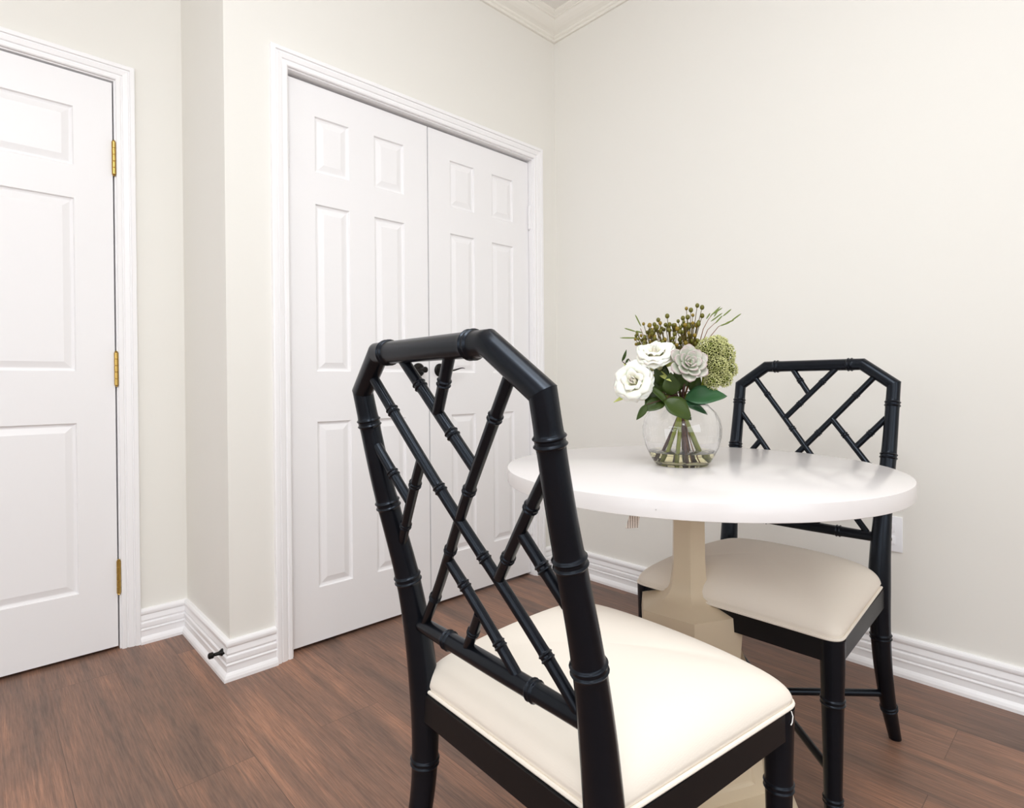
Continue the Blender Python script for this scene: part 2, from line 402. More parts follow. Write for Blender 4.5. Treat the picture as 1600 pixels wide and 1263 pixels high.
# single door
DH = 2.03
d1 = thing('door_1', 'white six panel single door with brass hinges at far left', 'door', (X0, DL+.003, .012), kind='structure')
W1 = (DR-.005)-(DL+.003)
leaf_c = [(.111, .111+.24), (W1-.112-.24, W1-.112)]
obj('door_leaf', leaf_mesh(W1, DH, leaf_c, [(.216, .812), (.992, 1.594), (1.707, 1.912)]), M['door'], d1, smooth=False)
for z in (.25, 1.002, 1.76):
    h = obj('hinge', hinge_mesh(), M['brass'], d1, loc=(.0055, W1+.003, z)); h['label'] = 'brass hinge'
# door knob far side (out of frame)
bm = bmesh.new(); sweep(bm, [(0, 0, 0), (.006, 0, 0), (.008, 0, 0), (.03, 0, 0), (.04, 0, 0), (.055, 0, 0), (.065, 0, 0)], [.03, .03, .011, .010, .024, .027, .012], 20)
obj('door_knob', bm, M['brass'], d1, loc=(0, .07, .93))

# closet pair
XD = -.026; CWID = (OPR-OPL-.012)/2
crow = [(.196, .802), (.986, 1.596), (1.712, 1.914)]
def closet_leaf(name, y0, hy, side, label):
    r = thing(name, label, 'door', (XD, y0, .014), kind='structure')
    cols = [(.104, .239), (.345, .482)] if side < 0 else [(CWID-.482, CWID-.345), (CWID-.239, CWID-.104)]
    obj('door_leaf', leaf_mesh(CWID, DH-.004, cols, crow), M['door'], r, smooth=False)
    for z in (.245, 1.0, 1.755):
        h = obj('hinge', hinge_mesh(.0075, .112), M['door'], r, loc=(.008, hy, z))
    # lever handle: rose + spindle + curved lever
    ky = (CWID-.052) if side < 0 else .052
    bm = bmesh.new(); sweep(bm, [(-.001, 0, 0), (.004, 0, 0), (.009, 0, 0), (.011, 0, 0)], [.029, .029, .024, .012], 28)
    hd = obj('lever_handle', bm, M['bronze'], r, loc=(0, ky, .996)); hd['label'] = 'dark bronze lever handle'
    bm = bmesh.new()
    sweep(bm, [(.008, 0, 0), (.03, 0, 0), (.042, 0, 0), (.052, 0, 0), (.055, 0, 0)], [.010, .010, .0125, .0125, .008], 18)
    s = -1 if side < 0 else 1
    pts = [(.046, s*y, z) for y, z in ((.004, 0), (.02, -.002), (.04, -.001), (.06, .004), (.078, .009), (.090, .010), (.10, .008))]
    if side < 0: pts = pts[:4]
    sweep(bm, pts, [.0085, .007, .0055, .0045, .0035, .0028, .0018][:len(pts)], 12, squash=.7)
    obj('lever', bm, M['bronze'], hd)
    return r
closet_leaf('door_2', OPL+.003, -.001, -1, 'left leaf of the white six panel double closet doors')
closet_leaf('door_3', OPR-.003-CWID, CWID+.001, 1, 'right leaf of the white six panel double closet doors')

# outlet on the long wall
ol = thing('wall_outlet', 'white wall outlet plate behind the far chair back leg', 'outlet', (1.466, 0, .452))
bm = bmesh.new(); box(bm, (-.035, -.006, -.057), (.035, 0, .057), .002); obj('cover_plate', bm, M['plastic'], ol)
for z in (-.02, .02):
    bm = bmesh.new(); box(bm, (-.016, -.0085, z-.014), (.016, -.005, z+.014), .002); rc = obj('receptacle', bm, M['plastic'], ol)
    bm = bmesh.new()
    for sx in (-.006, .006): box(bm, (sx-.001, -.0088, z-.002), (sx+.001, -.0083, z+.007))
    obj('slot', bm, M['dark'], rc, smooth=False)

# door stop on return baseboard
ds = thing('door_stop', 'small black bronze door stop screwed to the baseboard corner', 'door stop', (-.030, YC-.0125, .079))
bm = bmesh.new(); sweep(bm, [(0, .002, 0), (0, -.002, 0), (0, -.006, 0), (0, -.012, 0), (0, -.026, 0), (0, -.030, 0)], [.0125, .0125, .0100, .0060, .0052, .0052], 18)
obj('post', bm, M['bronze'], ds)
bm = bmesh.new(); sweep(bm, [(0, -.027, 0), (0, -.030, 0), (0, -.041, 0), (0, -.044, 0)], [.006, .0098, .0098, .006], 18)
obj('bumper', bm, M['bronze'], ds)

# ------------------------------------------------------------------ chairs   (local: +Y = forward, +X = sitter's right)
WB, WT, WFT = .1938, .213, .223
ZC, HT, WTOP = .940, .9975, .1345
vz = spline([0, .10, .22, .34, .45, .60, .80, 1.0], [-.066, -.030, -.002, .004, -.002, -.0245, -.0757, -.1181])
uz = spline([0, .15, .45, .60, .75, .95], [.223, .214, .2045, .2065, .2105, .213])
def bp(u, z, off=0): return V((u, vz(z)+off, z))       # point on the curved back
rp = spline([0, .09, .20, .32, .42, .50, .60, .75, .887, 1.0], [.0145, .0178, .0208, .0235, .0255, .0240, .0210, .0182, .0165, .0160])

def post_r(p, s): return rp(p.z)

def make_chair(label, thread=False):
    t = thing('dining_chair', label, 'chair')
    RZ = [.888, .750, .618]
    for s in (-1, 1):
        # rear leg (floor to seat) and back post (seat to mitre)
        zz = [0, .003]+[.02*k for k in range(1, 20)]+[.395]
        pts = [V((s*uz(z), vz(z), z)) for z in zz]
        P, S, L = resample(pts, .02); rings = [S[min(range(len(P)), key=lambda i: abs(P[i].z-q))] for q in (.289, .092)]
        bm = bmesh.new(); bamboo(bm, pts, post_r, rings, .0045, .003, 24, step=.02); obj('leg', bm, M['black'], t)
        zz = [.395]+[.40+.02*k for k in range(0, 27)]+[ZC]
        pts = [V((s*uz(z), vz(z), z)) for z in zz]
        cr = V((s*WTOP, vz(HT), HT))
        lens = 0; arc = []
        for a, b in zip(pts, pts[1:]): arc.append((lens, a.z)); lens += (b-a).length
        arc.append((lens, pts[-1].z))
        def at_z(q):
            for (l0, z0), (l1, z1) in zip(arc, arc[1:]):
                if z0 <= q <= z1: return l0+(l1-l0)*(q-z0)/(z1-z0)
        bm = bmesh.new(); bamboo(bm, pts, post_r, [at_z(q) for q in RZ], .0045, .003, 24, d1=cr-pts[-1], step=.02)
        obj('back_post', bm, M['black'], t)
    # top rail with chamfered corners
    a, b = V((-uz(ZC), vz(ZC), ZC)), V((uz(ZC), vz(ZC), ZC)); c, d = V((-WTOP, vz(HT), HT)), V((WTOP, vz(HT), HT))
    dn = V((-(uz(ZC)-uz(ZC-.02)), vz(ZC)-vz(ZC-.02), .02)); dn2 = V((-(uz(ZC)-uz(ZC-.02)), -(vz(ZC)-vz(ZC-.02)), -.02))
    l1 = (c-a).length; l2 = (d-c).length
    bm = bmesh.new(); bamboo(bm, [a, c, d, b], lambda p, s: .0165, [l1+.031, l1+l2-.031], .0045, .003, 24, d0=dn, d1=dn2, step=.02)
    obj('top_rail', bm, M['black'], t)
    # cross rail
    zc = .540; p0, p1 = bp(-.189, zc), bp(.189, zc)
    bm = bmesh.new(); bamboo(bm, [p0, p1], lambda p, s: .0125+.0015*abs(math.sin(s*9)), [.085, .285], .0040, .0028, 20)
    obj('cross_rail', bm, M['black'], t)
    # lattice
    K = [((-.166, .962), (.178, .549), (.125, .39, .60, .87)), ((.166, .962), (-.172, .549), (.125, .37, .62, .86)),
         ((-.070, .990), (.066, .838), (.27, .70)), ((.055, .990), (.001, .912), (.48,)),
         ((-.200, .850), (-.132, .768), (.52,)), ((-.066, .842), (-.196, .686), (.28, .78)),
         ((.200, .850), (.066, .692), (.28, .78)), ((.132, .770), (.190, .690), (.50,)),
         ((-.062, .690), (.062, .548), (.26, .76)), ((-.003, .618), (-.050, .550), (.55,))]
    for i, ((u0, z0), (u1, z1), rg) in enumerate(K):
        n = 14; off = .0006*(i % 3-1)
        pts = [bp(u0+(u1-u0)*k/n, z0+(z1-z0)*k/n, off) for k in range(n+1)]
        L = sum((q-p).length for p, q in zip(pts, pts[1:]))
        bm = bmesh.new(); bamboo(bm, pts, lambda p, s: .0080, [f*L for f in rg], .0033, .0021, 16)
        obj('lattice_bar', bm, M['black'], t)
    # front legs
    fx, fy = .226, .4135
    rf = spline([0, .08, .20, .29, .37, .42], [.0150, .0172, .0195, .0215, .0235, .0245])
    for s in (-1, 1):
        zz = [0, .003]+[.02*k for k in range(1, 21)]+[.417]
        pts = [V((s*(fx+.012*max(0, (.2-z))/.2*0), fy, z)) for z in zz]
        bm = bmesh.new(); bamboo(bm, pts, lambda p, q: rf(p.z), [.0795, .2865], .0045, .003, 24, step=.02); obj('leg', bm, M['black'], t)
    # seat frame: four rails
    bm = bmesh.new()
    def rail(p, q, z0=.371, z1=.4185, th=.022):
        p, q = V((*p, 0)), V((*q, 0)); d = (q-p).normalized(); nn = V((-d.y, d.x, 0))
        r = []
        for e in (p, q):
            r.append([e+nn*th/2+V((0, 0, z0)), e-nn*th/2+V((0, 0, z0)), e-nn*th/2+V((0, 0, z1)), e+nn*th/2+V((0, 0, z1))])
        rings_mesh(bm, r)
    rail((-fx, fy+.008), (fx, fy+.008)); rail((-.2, .0), (.2, .0))
    for s in (-1, 1): rail((s*(.204+.004), 0), (s*(fx+.008), fy))
    obj('seat_frame', bm, M['frame'], t, smooth=False)
    # crossed stretchers
    for s in (-1, 1):
        z = .133; a = V((-s*uz(z), vz(z), z)); b = V((s*fx, fy, z))
        if s > 0: a.z += .002; b.z += .002
        L = (b-a).length
        bm = bmesh.new(); bamboo(bm, [a, b], lambda p, q: .0092, [], .0033, .0022, 16); obj('stretcher', bm, M['black'], t)
    # cushion: trapezoid with rounded corners, domed
    n = 96; rear, front = -.004, .440; hwr, hwf = .213, .249
    def foot(k, grow=1.0, rc=.035):
        """rounded trapezoid outline by clipping: build polygon once"""
        return None
    poly = [V((-hwr, rear)), V((hwr, rear)), V((hwf, front)), V((-hwf, front))]
    rad = [.035, .035, .030, .030]; outl = []
    for i in range(4):
        p, a_, b_ = poly[i], poly[i-1], poly[(i+1) % 4]; da, db = (a_-p).normalized(), (b_-p).normalized()
        ang = da.angle(db); tl = rad[i]/math.tan(ang/2)
        A, B = p+da*tl, p+db*tl
        for k in range(9):
            f = k/8; outl.append((A*(1-f)**2+p*2*f*(1-f)+B*f*f, 1))
        nx, rn = poly[(i+1) % 4], rad[(i+1) % 4]
        ang2 = (poly[i]-nx).normalized().angle((poly[(i+2) % 4]-nx).normalized()); B2 = nx+(p-nx).normalized()*(rn/math.tan(ang2/2))
        for k in range(1, 14): outl.append((B.lerp(B2, k/14), 0))
    cen = V((0, .215))
    cor = max((p-cen).length for p, _ in outl)
    def ring(sc, z, crown=0, inset=0):
        r = []
        for p, c in outl:
            dd = p-cen; f = dd.length
            zz = z-crown*((f/cor)**4)
            q = cen+dd*(sc-inset/f)
            r.append(V((q.x, q.y, zz)))
        return r
    bm = bmesh.new()
    def dome(sc, lift):
        r = []
        for p, c in outl:
            dd = p-cen; f = dd.length/cor
            q = cen+dd*sc
            k = 1-.34*(f**5)*sc**1.5
            r.append(V((q.x, q.y, .4255+lift*k)))
        return r
    rs = [ring(1, .4175, inset=.012), ring(1, .4175, inset=.004), ring(1, .4215, inset=.0015), ring(1, .4255, inset=.0035)]
    for sc in (.998, .994, .988, .98, .968, .95, .925, .895, .86, .82, .77, .71, .64, .56, .47, .37, .26, .14, .05):
        rs.append(dome(sc, .079*(1-sc**4.6)**.50))
    rings_mesh(bm, rs); obj('seat_cushion', bm, M['fabric'], t, angle=80)
    # piping cord round the bottom edge
    bm = bmesh.new(); pr = ring(1, .4225, inset=.0); n2 = len(pr); R = []
    for i in range(n2):
        tg = (pr[(i+1) % n2]-pr[i-1]).normalized(); nn = V((tg.y, -tg.x, 0))
        R.append([bm.verts.new(pr[i]+nn*math.cos(a)*.0034+V((0, 0, math.sin(a)*.0034))) for a in [2*PI*k/8 for k in range(8)]])
    for i in range(n2):
        for k in range(8): bm.faces.new((R[i][k], R[i][(k+1) % 8], R[(i+1) % n2][(k+1) % 8], R[(i+1) % n2][k]))
    obj('piping', bm, M['fabric'], t)
    if thread:
        bm = bmesh.new(); sweep(bm, [(.243, .434, .422), (.2465, .436, .416), (.2475, .4365, .408), (.2465, .436, .400), (.244, .435, .394)], [.001]*5, 8)
        o = obj('loose_thread', bm, M['thread'], t); o['label'] = 'loose white thread'
    return t

def copy_tree(o, parent=None):
    c = o.copy(); C.objects.link(c)
    if parent: c.parent = parent
    for ch in list(o.children): copy_tree(ch, c)
    return c

far = make_chair('black bamboo style chair on the far side of the table by the wall')
near = copy_tree(far)
near['label'] = 'black bamboo style chair in the foreground with its back to the viewer'
far['group'] = near['group'] = 'black bamboo style dining chairs at the round table'
bm = bmesh.new(); sweep(bm, [(.249, .408, .4185), (.2515, .4085, .411), (.2512, .4065, .402), (.2502, .404, .398)], [.0009]*4, 8)
o = obj('loose_thread', bm, M['thread'], near); o['label'] = 'loose white thread'
# local +Y is forward: world forward angle a -> rotation a-90deg
near.location = (1.34900, -1.61913, 0); near.rotation_euler.z = math.radians(87.32-90)
far.location = (1.34791, -.46911, 0); far.rotation_euler.z = math.radians(-90.4-90)

# ------------------------------------------------------------------ table
TX, TY, TR, TZ, TT = 1.2551, -.8887, .4543, .7452, .033
tb = thing('round_table', 'white round pedestal table with hexagonal beige base between the chairs', 'table', (TX, TY, 0))
bm = bmesh.new(); rings = []
for r, z in ((TR-.001, TZ-TT), (TR, TZ-TT+.001), (TR, TZ-.0012), (TR-.0004, TZ-.0004), (TR-.0012, TZ)):
    rings.append([V((r*math.cos(2*PI*k/160), r*math.sin(2*PI*k/160), z)) for k in range(160)])
rings_mesh(bm, rings); obj('tabletop', bm, M['table'], tb, angle=30)
PX, PY = -.007, -.004
def hexring(r, z): return [V((PX+r*math.cos(math.radians(5+60*k)), PY+r*math.sin(math.radians(5+60*k)), z)) for k in range(6)]
bm = bmesh.new()
hs = [(.0405, TZ-TT), (.0415, .60), (.0425, .52), (.0445, .48), (.047, .46), (.051, .445), (.057, .434), (.066, .425), (.080, .418), (.128, .402), (.131, .364), (.127, .31), (.124, .262)]
rings_mesh(bm, [hexring(r, z) for r, z in hs]); obj('column', bm, M['ped'], tb, angle=24)
# lower body with recessed panels on each face
bm = bmesh.new()
rb, zb, rt_, zt_ = .181, .014, .158, .262
rings_mesh(bm, [hexring(.120, .262), hexring(.158, .262)], False, False)
for k in range(6):
    a0, a1 = math.radians(5+60*k), math.radians(65+60*k)
    P = lambda r, a, z: V((PX+r*math.cos(a), PY+r*math.sin(a), z))
    q = [P(rb, a0, zb), P(rb, a1, zb), P(rt_, a1, zt_), P(rt_, a0, zt_)]
    nrm = (q[1]-q[0]).cross(q[3]-q[0]).normalized()
    def inset(d, dep):
        ex = (q[1]-q[0]).normalized(); ez = (((q[3]+q[2])/2)-((q[0]+q[1])/2)).normalized(); H = (((q[3]+q[2])/2)-((q[0]+q[1])/2)).length
        w0 = (q[1]-q[0]).length/2; w1 = (q[2]-q[3]).length/2; m = (q[0]+q[1])/2; out = []
        for sx, h in ((-1, d), (1, d), (1, H-d), (-1, H-d)):
            w = w0+(w1-w0)*h/H-d; out.append(m+ex*sx*w+ez*h-nrm*dep)
        return out
    rr = [q, inset(.026, 0), inset(.030, .004), inset(.034, .005), inset(.052, .005), inset(.056, .001), inset(.058, .001)]
    rings_mesh(bm, rr, False, True)
rings_mesh(bm, [hexring(rb, zb)], True, False) if False else None
obj('base_body', bm, M['ped'], tb, smooth=False)
bm = bmesh.new(); rings_mesh(bm, [hexring(.252, 0), hexring(.252, .010), hexring(.249, .0135), hexring(.246, .015)]); obj('base_plate', bm, M['ped'], tb, smooth=False)
# printed tag hanging under the top, screw dot in the rim
tg = bmesh.new(); n = 6; A = []
for k in range(n+1):
    f = k/n; y = .004*math.sin(f*2.6); A.append([V((-.0085-.008*f, y, -.031*f)), V((.0095-.004*f, y+.002, -.029*f)), V((.0095-.004*f, y+.0024, -.029*f)), V((-.0085-.008*f, y+.0004, -.031*f))])
rings_mesh(tg, A); o = obj('hang_tag', tg, M['tag'], tb, loc=(.117, -.411, TZ-TT+.001)); o.rotation_euler.z = math.radians(33); o['label'] = 'small printed paper tag'
bm = bmesh.new()
th_ = math.radians(-68.2); sweep(bm, [(0, 0, 0), (.0008, 0, 0)], [.0011, .0011], 12); o = obj('screw_cap', bm, M['metal'], tb, loc=(TR*math.cos(th_)-.0002, TR*math.sin(th_), TZ-.0172)); o.rotation_euler.z = th_

# ------------------------------------------------------------------ vase with flowers
VX, VY = 1.231, -.893
RT = V((.686, .728, 0)); TW = V((.728, -.686, 0))      # right / toward the viewer, on the table
def L3(a, b, c): return RT*a+TW*b+V((0, 0, c))         # local offset: right, toward, up
VB = V((VX, VY, TZ))
vs = thing('glass_vase', 'clear round glass bowl vase standing on the white table', 'vase', VB)
prof_out = [(0, 0), (.062, 0), (.068, .004), (.0795, .022), (.0905, .045), (.0975, .072), (.0985, .092), (.0945, .112), (.084, .131), (.070, .144), (.0665, .150)]
prof_in = [(.0650, .150), (.0685, .1435), (.0823, .130), (.0928, .1115), (.0968, .092), (.0958, .072), (.0889, .046), (.0779, .0245), (.066, .0065), (.045, .004), (0, .004)]
prof_out = [(r*.967, z) for r, z in prof_out]; prof_in = [(r*.967, z) for r, z in prof_in]
def lathe(bm, prof, n=72):
    rings = [[V((r*math.cos(2*PI*k/n), r*math.sin(2*PI*k/n), z)) for k in range(n)] for r, z in prof if r > 0]
    rings_mesh(bm, rings)
bm = bmesh.new(); lathe(bm, [p for p in prof_out if p[0] > 0]+[p for p in prof_in if p[0] > 0]); obj('bowl', bm, M['glass'], vs, angle=80)
bm = bmesh.new(); WL = .034
wp = [(r*.967, z) for r, z in [(.0448, .0032), (.0668, .0058), (.0785, .0242), (.0836, WL-.0004), (.0826, WL)]]
lathe(bm, wp); o = obj('water', bm, M['water'], angle=30, loc=VB)
tag(o, 'shallow clear water in the bottom of the round glass vase', 'water')

def bez(p0, p1, p2, n=14): return [p0*(1-t)**2+p1*2*t*(1-t)+p2*t*t for t in [k/n for k in range(n+1)]]
BIND = L3(0, 0, .135)     # stems cross here near the rim
def stem(bm, head, foot, r, bind=None, n=20):
    b = bind if bind else BIND
    lo = [foot.lerp(b, k/10) for k in range(11)]
    mid = b+(b-foot).normalized()*.04
    hi = bez(b, mid.lerp(head, .35), head, 12)
    pts = lo+hi[1:]; sweep(bm, pts, [r]*len(pts), 10)

def attr_grad(o, fn):
    a = o.data.attributes.new('grad', 'FLOAT', 'POINT')
    for v, d in zip(o.data.vertices, a.data): d.value = fn(v.index)

def petal(bm, grads, org, R, h, wid, curl, cup, base_r, th, tip=.0, ruff=0, nu=8, nv=9, point=0, lay=None):
    """one petal: R 3x3 head frame (z = flower axis); th = azimuth; h = length; curl(v)-> (radial out, axial up)"""
    grid = []
    for j in range(nv+1):
        v = j/nv; ro, zo = curl(v)
        row = []
        w = wid*(math.sin(PI*(.14+.86*v)**.75)**.55 if point == 0 else (math.sin(PI*min(1, (.16+.80*v)))**.7*(1-.0*v)))
        if point == 0: w = wid*(.35+.65*math.sin(PI/2*min(1, v*1.5)))*(1-.42*max(0, v-.72)/.28*max(0, v-.72)/.28*1.6)
        for i in range(nu+1):
            u = (i/nu)*2-1
            rr = base_r+ro
            ang = th+u*w/max(.6*h, rr+.35*h)
            r2 = rr-cup*(u*u)*.0+ruff*math.sin(3*u+th*5)*v
            zz = zo-(.10*h*u*u*v if point == 0 else 0)+ (cup*u*u)
            row.append(bm.verts.new(org+R @ V((r2*math.cos(ang), r2*math.sin(ang), zz)))); grads.append(v)
        grid.append(row)
    for a, b in zip(grid, grid[1:]):
        for i in range(nu): bm.faces.new((a[i], a[i+1], b[i+1], b[i]))

def frame(axis, up=V((0, 0, 1))):
    z = axis.normalized(); x = up.cross(z)
    if x.length < .05: x = V((1, 0, 0))
    x.normalize(); y = z.cross(x)
    return Matrix((x, y, z)).transposed()

def fin(name, bm, grads, mat, parent, thick=.0006, sub=1):
    me = bpy.data.meshes.new(name); bmesh.ops.recalc_face_normals(bm, faces=bm.faces); bm.to_mesh(me); bm.free(); me.materials.append(mat)
    for p in me.polygons: p.use_smooth = True
    if grads:
        a = me.attributes.new('grad', 'FLOAT', 'POINT')
        for d, g in zip(a.data, grads): d.value = g
    o = bpy.data.objects.new(name, me); C.objects.link(o); o.parent = parent
    s = o.modifiers.new('s', 'SOLIDIFY'); s.thickness = thick; s.offset = 0
    return o

def leaf_blade(bm, base, tip, nrm, wid, bend=.15, fold=.25, nv=12, nu=6, point=1.0):
    ax = tip-base; L = ax.length; ax.normalize(); nrm = (nrm-ax*nrm.dot(ax)).normalized(); sd = ax.cross(nrm); grid = []
    for j in range(nv+1):
        v = j/nv; w = wid*(math.sin(PI*v**.85)**.8)*(1-.25*v*point) if 0 < v < 1 else .0004
        row = []
        for i in range(nu+1):
            u = (i/nu)*2-1
            p = base+ax*L*v+sd*w*u+nrm*(bend*L*math.sin(PI*v)*.6+fold*w*abs(u)+.06*w*math.sin(9*v+2*u))
            row.append(bm.verts.new(p))
        grid.append(row)
    for a, b in zip(grid, grid[1:]):
        for i in range(nu): bm.faces.new((a[i], a[i+1], b[i+1], b[i]))

def K(px, py, b=0):   # spot in the bouquet as measured on the photograph, b metres nearer than the vase axis
    d = 1.4268-b
    return L3((px-800)*d/893.8-.4253, b, .2053-(py-597.6)*d/893.8)

FT = [L3(-.045, .01, .010), L3(-.02, .03, .010), L3(.005, .015, .010), L3(.03, .02, .010), L3(.052, .0, .012), L3(-.03, -.03, .010), L3(.015, -.035, .010), L3(.0, .04, .010), L3(-.052, -.012, .012), L3(.028, -.02, .011), L3(-.01, -.01, .010), L3(.012, .03, .010)]

def rose(label, cen, axis, size, foot, outer=1.0, seed=1):
    rnd = random.Random(seed)
    t = thing('white_rose', label, 'flower', VB, group='white roses in the glass vase')
    R = frame(axis); bm = bmesh.new(); g = []; org = cen-axis.normalized()*size*.55
    spec = [(4, .05, .62, .10, .16), (5, .14, .66, .22, .30), (5, .22, .68, .42, .42), (6, .30, .66, .66, .52), (6, .36, .60, .95, .62), (7, .38, .50, 1.25, .66)]
    for li, (n, br, ht, op, wd) in enumerate(spec):
        for k in range(n):
            th = 2*PI*k/n+li*.9+rnd.uniform(-.12, .12); opn = op*outer*rnd.uniform(.9, 1.1); H = ht*size*rnd.uniform(.94, 1.06)*1.55
            def curl(v, opn=opn, H=H, li=li):
                a = v*(opn*.55); ro = H*(math.sin(a)*.62*v+ (.10*v*v if li > 2 else -.05*v*v) + (.16*max(0, v-.72)/.28 if li > 1 else .02*v))
                zo = H*(v*math.cos(a*.9)-(.16*(max(0, v-.75)/.25)**2 if li > 1 else 0)); return ro, zo
            petal(bm, g, org, R, H, wd*size*1.55, curl, .0, br*size*(.5 if li < 2 else .62), th, ruff=.02*size)
    fin('blossom', bm, g, M['rose'], t, .0007)
    for k in range(4):
        bm = bmesh.new(); th = 2*PI*k/4+.6; d = R @ V((math.cos(th), math.sin(th), -.15)); leaf_blade(bm, org+d*.003, org+d*size*1.05+axis.normalized()*size*.15, axis*-1, .008, .1, .1)
        fin('sepal', bm, None, M['sepal'], t)
    bm = bmesh.new(); stem(bm, org, foot, .005); obj('stem', bm, M['stem'], t)
    return t
rose('large white rose facing left and down, lowest at the left of the bouquet', K(993, 597, .035), L3(-.45, .86, .25), .071, FT[0], .82, 3)
rose('white rose facing up beside the succulent, higher of the two roses', K(1026, 555, .03), L3(-.2, .55, .80), .067, FT[1], .95, 5)

# succulent rosette
sc = thing('succulent', 'grey green succulent rosette with pinkish leaf edges at the bouquet centre', 'succulent', VB)
cen = K(1079, 568, .075); ax = L3(.05, .9, .38); R = frame(ax); bm = bmesh.new(); g = []
for li, (n, L_, op, wd) in enumerate([(3, .012, .35, .006), (4, .019, .65, .008), (5, .028, .95, .011), (6, .038, 1.2, .0145), (6, .047, 1.42, .0165)]):
    for k in range(n):
        th = 2*PI*k/n+li*.62; nv, nu = 8, 8; rows = []
        for j in range(nv+1):
            v = j/nv; w = wd*(.45+.55*math.sin(PI/2*min(1, v*1.45)))*(math.cos(PI/2*max(0, (v-.62)/.38))**.55 if v < .999 else .06); row = []
            for i in range(nu+1):
                u = (i/nu)*2-1
                rad = .003+L_*v*math.sin(op)+.000; up = L_*v*math.cos(op)+(.22*L_*v*v)+.28*w*u*u-li*.0034
                x = rad*math.cos(th)-w*u*math.sin(th); y = rad*math.sin(th)+w*u*math.cos(th)
                row.append(bm.verts.new(cen+R @ V((x, y, up)))); g.append(max(v**1.3, (abs(u)**3)*.95*v**.3))
            rows.append(row)
        for a, b in zip(rows, rows[1:]):
            for i in range(nu): bm.faces.new((a[i], a[i+1], b[i+1], b[i]))
fin('rosette', bm, g, M['succ'], sc, .0028)
bm = bmesh.new(); stem(bm, cen-ax.normalized()*.006, FT[2], .0032); obj('stem', bm, M['stem_brown'], sc)

# green floret cluster
fc = thing('green_hydrangea', 'pale green cluster of tiny florets at the right of the bouquet', 'flower', VB)
bm = bmesh.new(); rnd = random.Random(11)
lobes = [(K(1112, 548, .02), .030), (K(1128, 556, 0), .031), (K(1120, 575, .03), .026), (K(1141, 577, .01), .018), (K(1104, 558, .0), .026), (K(1115, 597, .04), .017), (K(1132, 592, .03), .018), (K(1124, 540, -.02), .022)]
tips = []; cm = bmesh.new()
for c, r in lobes:
    m = int(150*(r/.03)**2)
    bmesh.ops.create_icosphere(cm, subdivisions=2, radius=r*.74, matrix=Matrix.Translation(c))
    for k in range(m):
        zf = 1-2*(k+.5)/m; ph = k*2.39996; q = V((math.sqrt(1-zf*zf)*math.cos(ph), math.sqrt(1-zf*zf)*math.sin(ph), zf))
        p = c+q*r*rnd.uniform(.90, 1.12); Rf = frame(q+V((rnd.uniform(-.4, .4), rnd.uniform(-.4, .4), rnd.uniform(-.3, .3)))); s = rnd.uniform(.0046, .0064)
        ctr = bm.verts.new(p-Rf @ V((0, 0, s*.3)))
        a0 = rnd.uniform(0, 6)
        for e in range(5):
            a = a0+2*PI*e/5
            v1 = bm.verts.new(p+Rf @ V((s*.62*math.cos(a-.5), s*.62*math.sin(a-.5), s*.30))); v2 = bm.verts.new(p+Rf @ V((s*1.05*math.cos(a), s*1.05*math.sin(a), s*.75))); v3 = bm.verts.new(p+Rf @ V((s*.62*math.cos(a+.5), s*.62*math.sin(a+.5), s*.30)))
            bm.faces.new((ctr, v1, v2, v3))
        if k % 3 == 0: tips.append((c, p))
o = fin('florets', bm, None, M['floret'], fc, .0005); o['kind'] = 'stuff'
obj('flower_head', cm, M['floret_core'], fc)
bm = bmesh.new(); base = K(1098, 608, .01)
for c, r in lobes:
    sweep(bm, bez(base, base.lerp(c, .5)+V((0, 0, .004)), c, 6), [.0016]*7, 6)
for c, p in tips[::2]: sweep(bm, [c, p], [.0008, .0006], 5)
stem(bm, base, FT[4], .0066); obj('stem', bm, M['stem'], fc)

# berry sprigs
BERRY = {}
def berry_sprig(label, heads, foot, root, cols):
    t = thing('berry_sprig', label, 'sprig', VB, group='olive berry sprigs at the top of the bouquet')
    sb = bmesh.new()
    for i, (h, r) in enumerate(heads):
        col = cols[i % len(cols)]
        if col not in BERRY:
            bb = bmesh.new(); bmesh.ops.create_uvsphere(bb, u_segments=14, v_segments=9, radius=1, matrix=Matrix.Diagonal((1, 1, 1.16, 1)))
            o = obj('berry', bb, M['berry' if col == 0 else 'berry_gold'], t); BERRY[col] = o.data
        else:
            o = bpy.data.objects.new('berry', BERRY[col]); C.objects.link(o); o.parent = t
        o.location = h; o.scale = (r, r, r)
        q = root.lerp(h, .55)+V((0, 0, -.004)); pts = bez(root, q, h, 8); sweep(sb, pts, [.0013-.0005*k/8 for k in range(9)], 6)
    stem(sb, root, foot, .0034)
    obj('stem', sb, M['twig_olive'], t)
    return t
rnd = random.Random(4)
def cluster(pts, b0, n, x0, x1, y0, y1, r=(.0030, .0046)):
    out = [(K(px, py, b0+rnd.uniform(-.01, .01)), rr) for px, py, rr in pts]
    for _ in range(n): out.append((K(rnd.uniform(x0, x1), rnd.uniform(y0, y1), b0+rnd.uniform(-.03, .02)), rnd.uniform(*r)))
    return out
berry_sprig('tall berry sprig with olive berries rising highest from the bouquet', cluster([(1092, 478, .0052), (1099.5, 481, .0056), (1075, 482.5, .0042), (1082, 485, .0056), (1099.5, 494, .0056), (1077, 496, .0056), (1085, 493, .004), (1069.5, 497.5, .0054), (1094, 504, .0048), (1062, 502, .0042), (1056.5, 509, .0058), (1077.5, 508, .0052)], -.01, 44, 1064, 1095, 503, 556, (.0040, .0056)), FT[6], K(1079, 560, -.01), [0, 0, 1, 0])
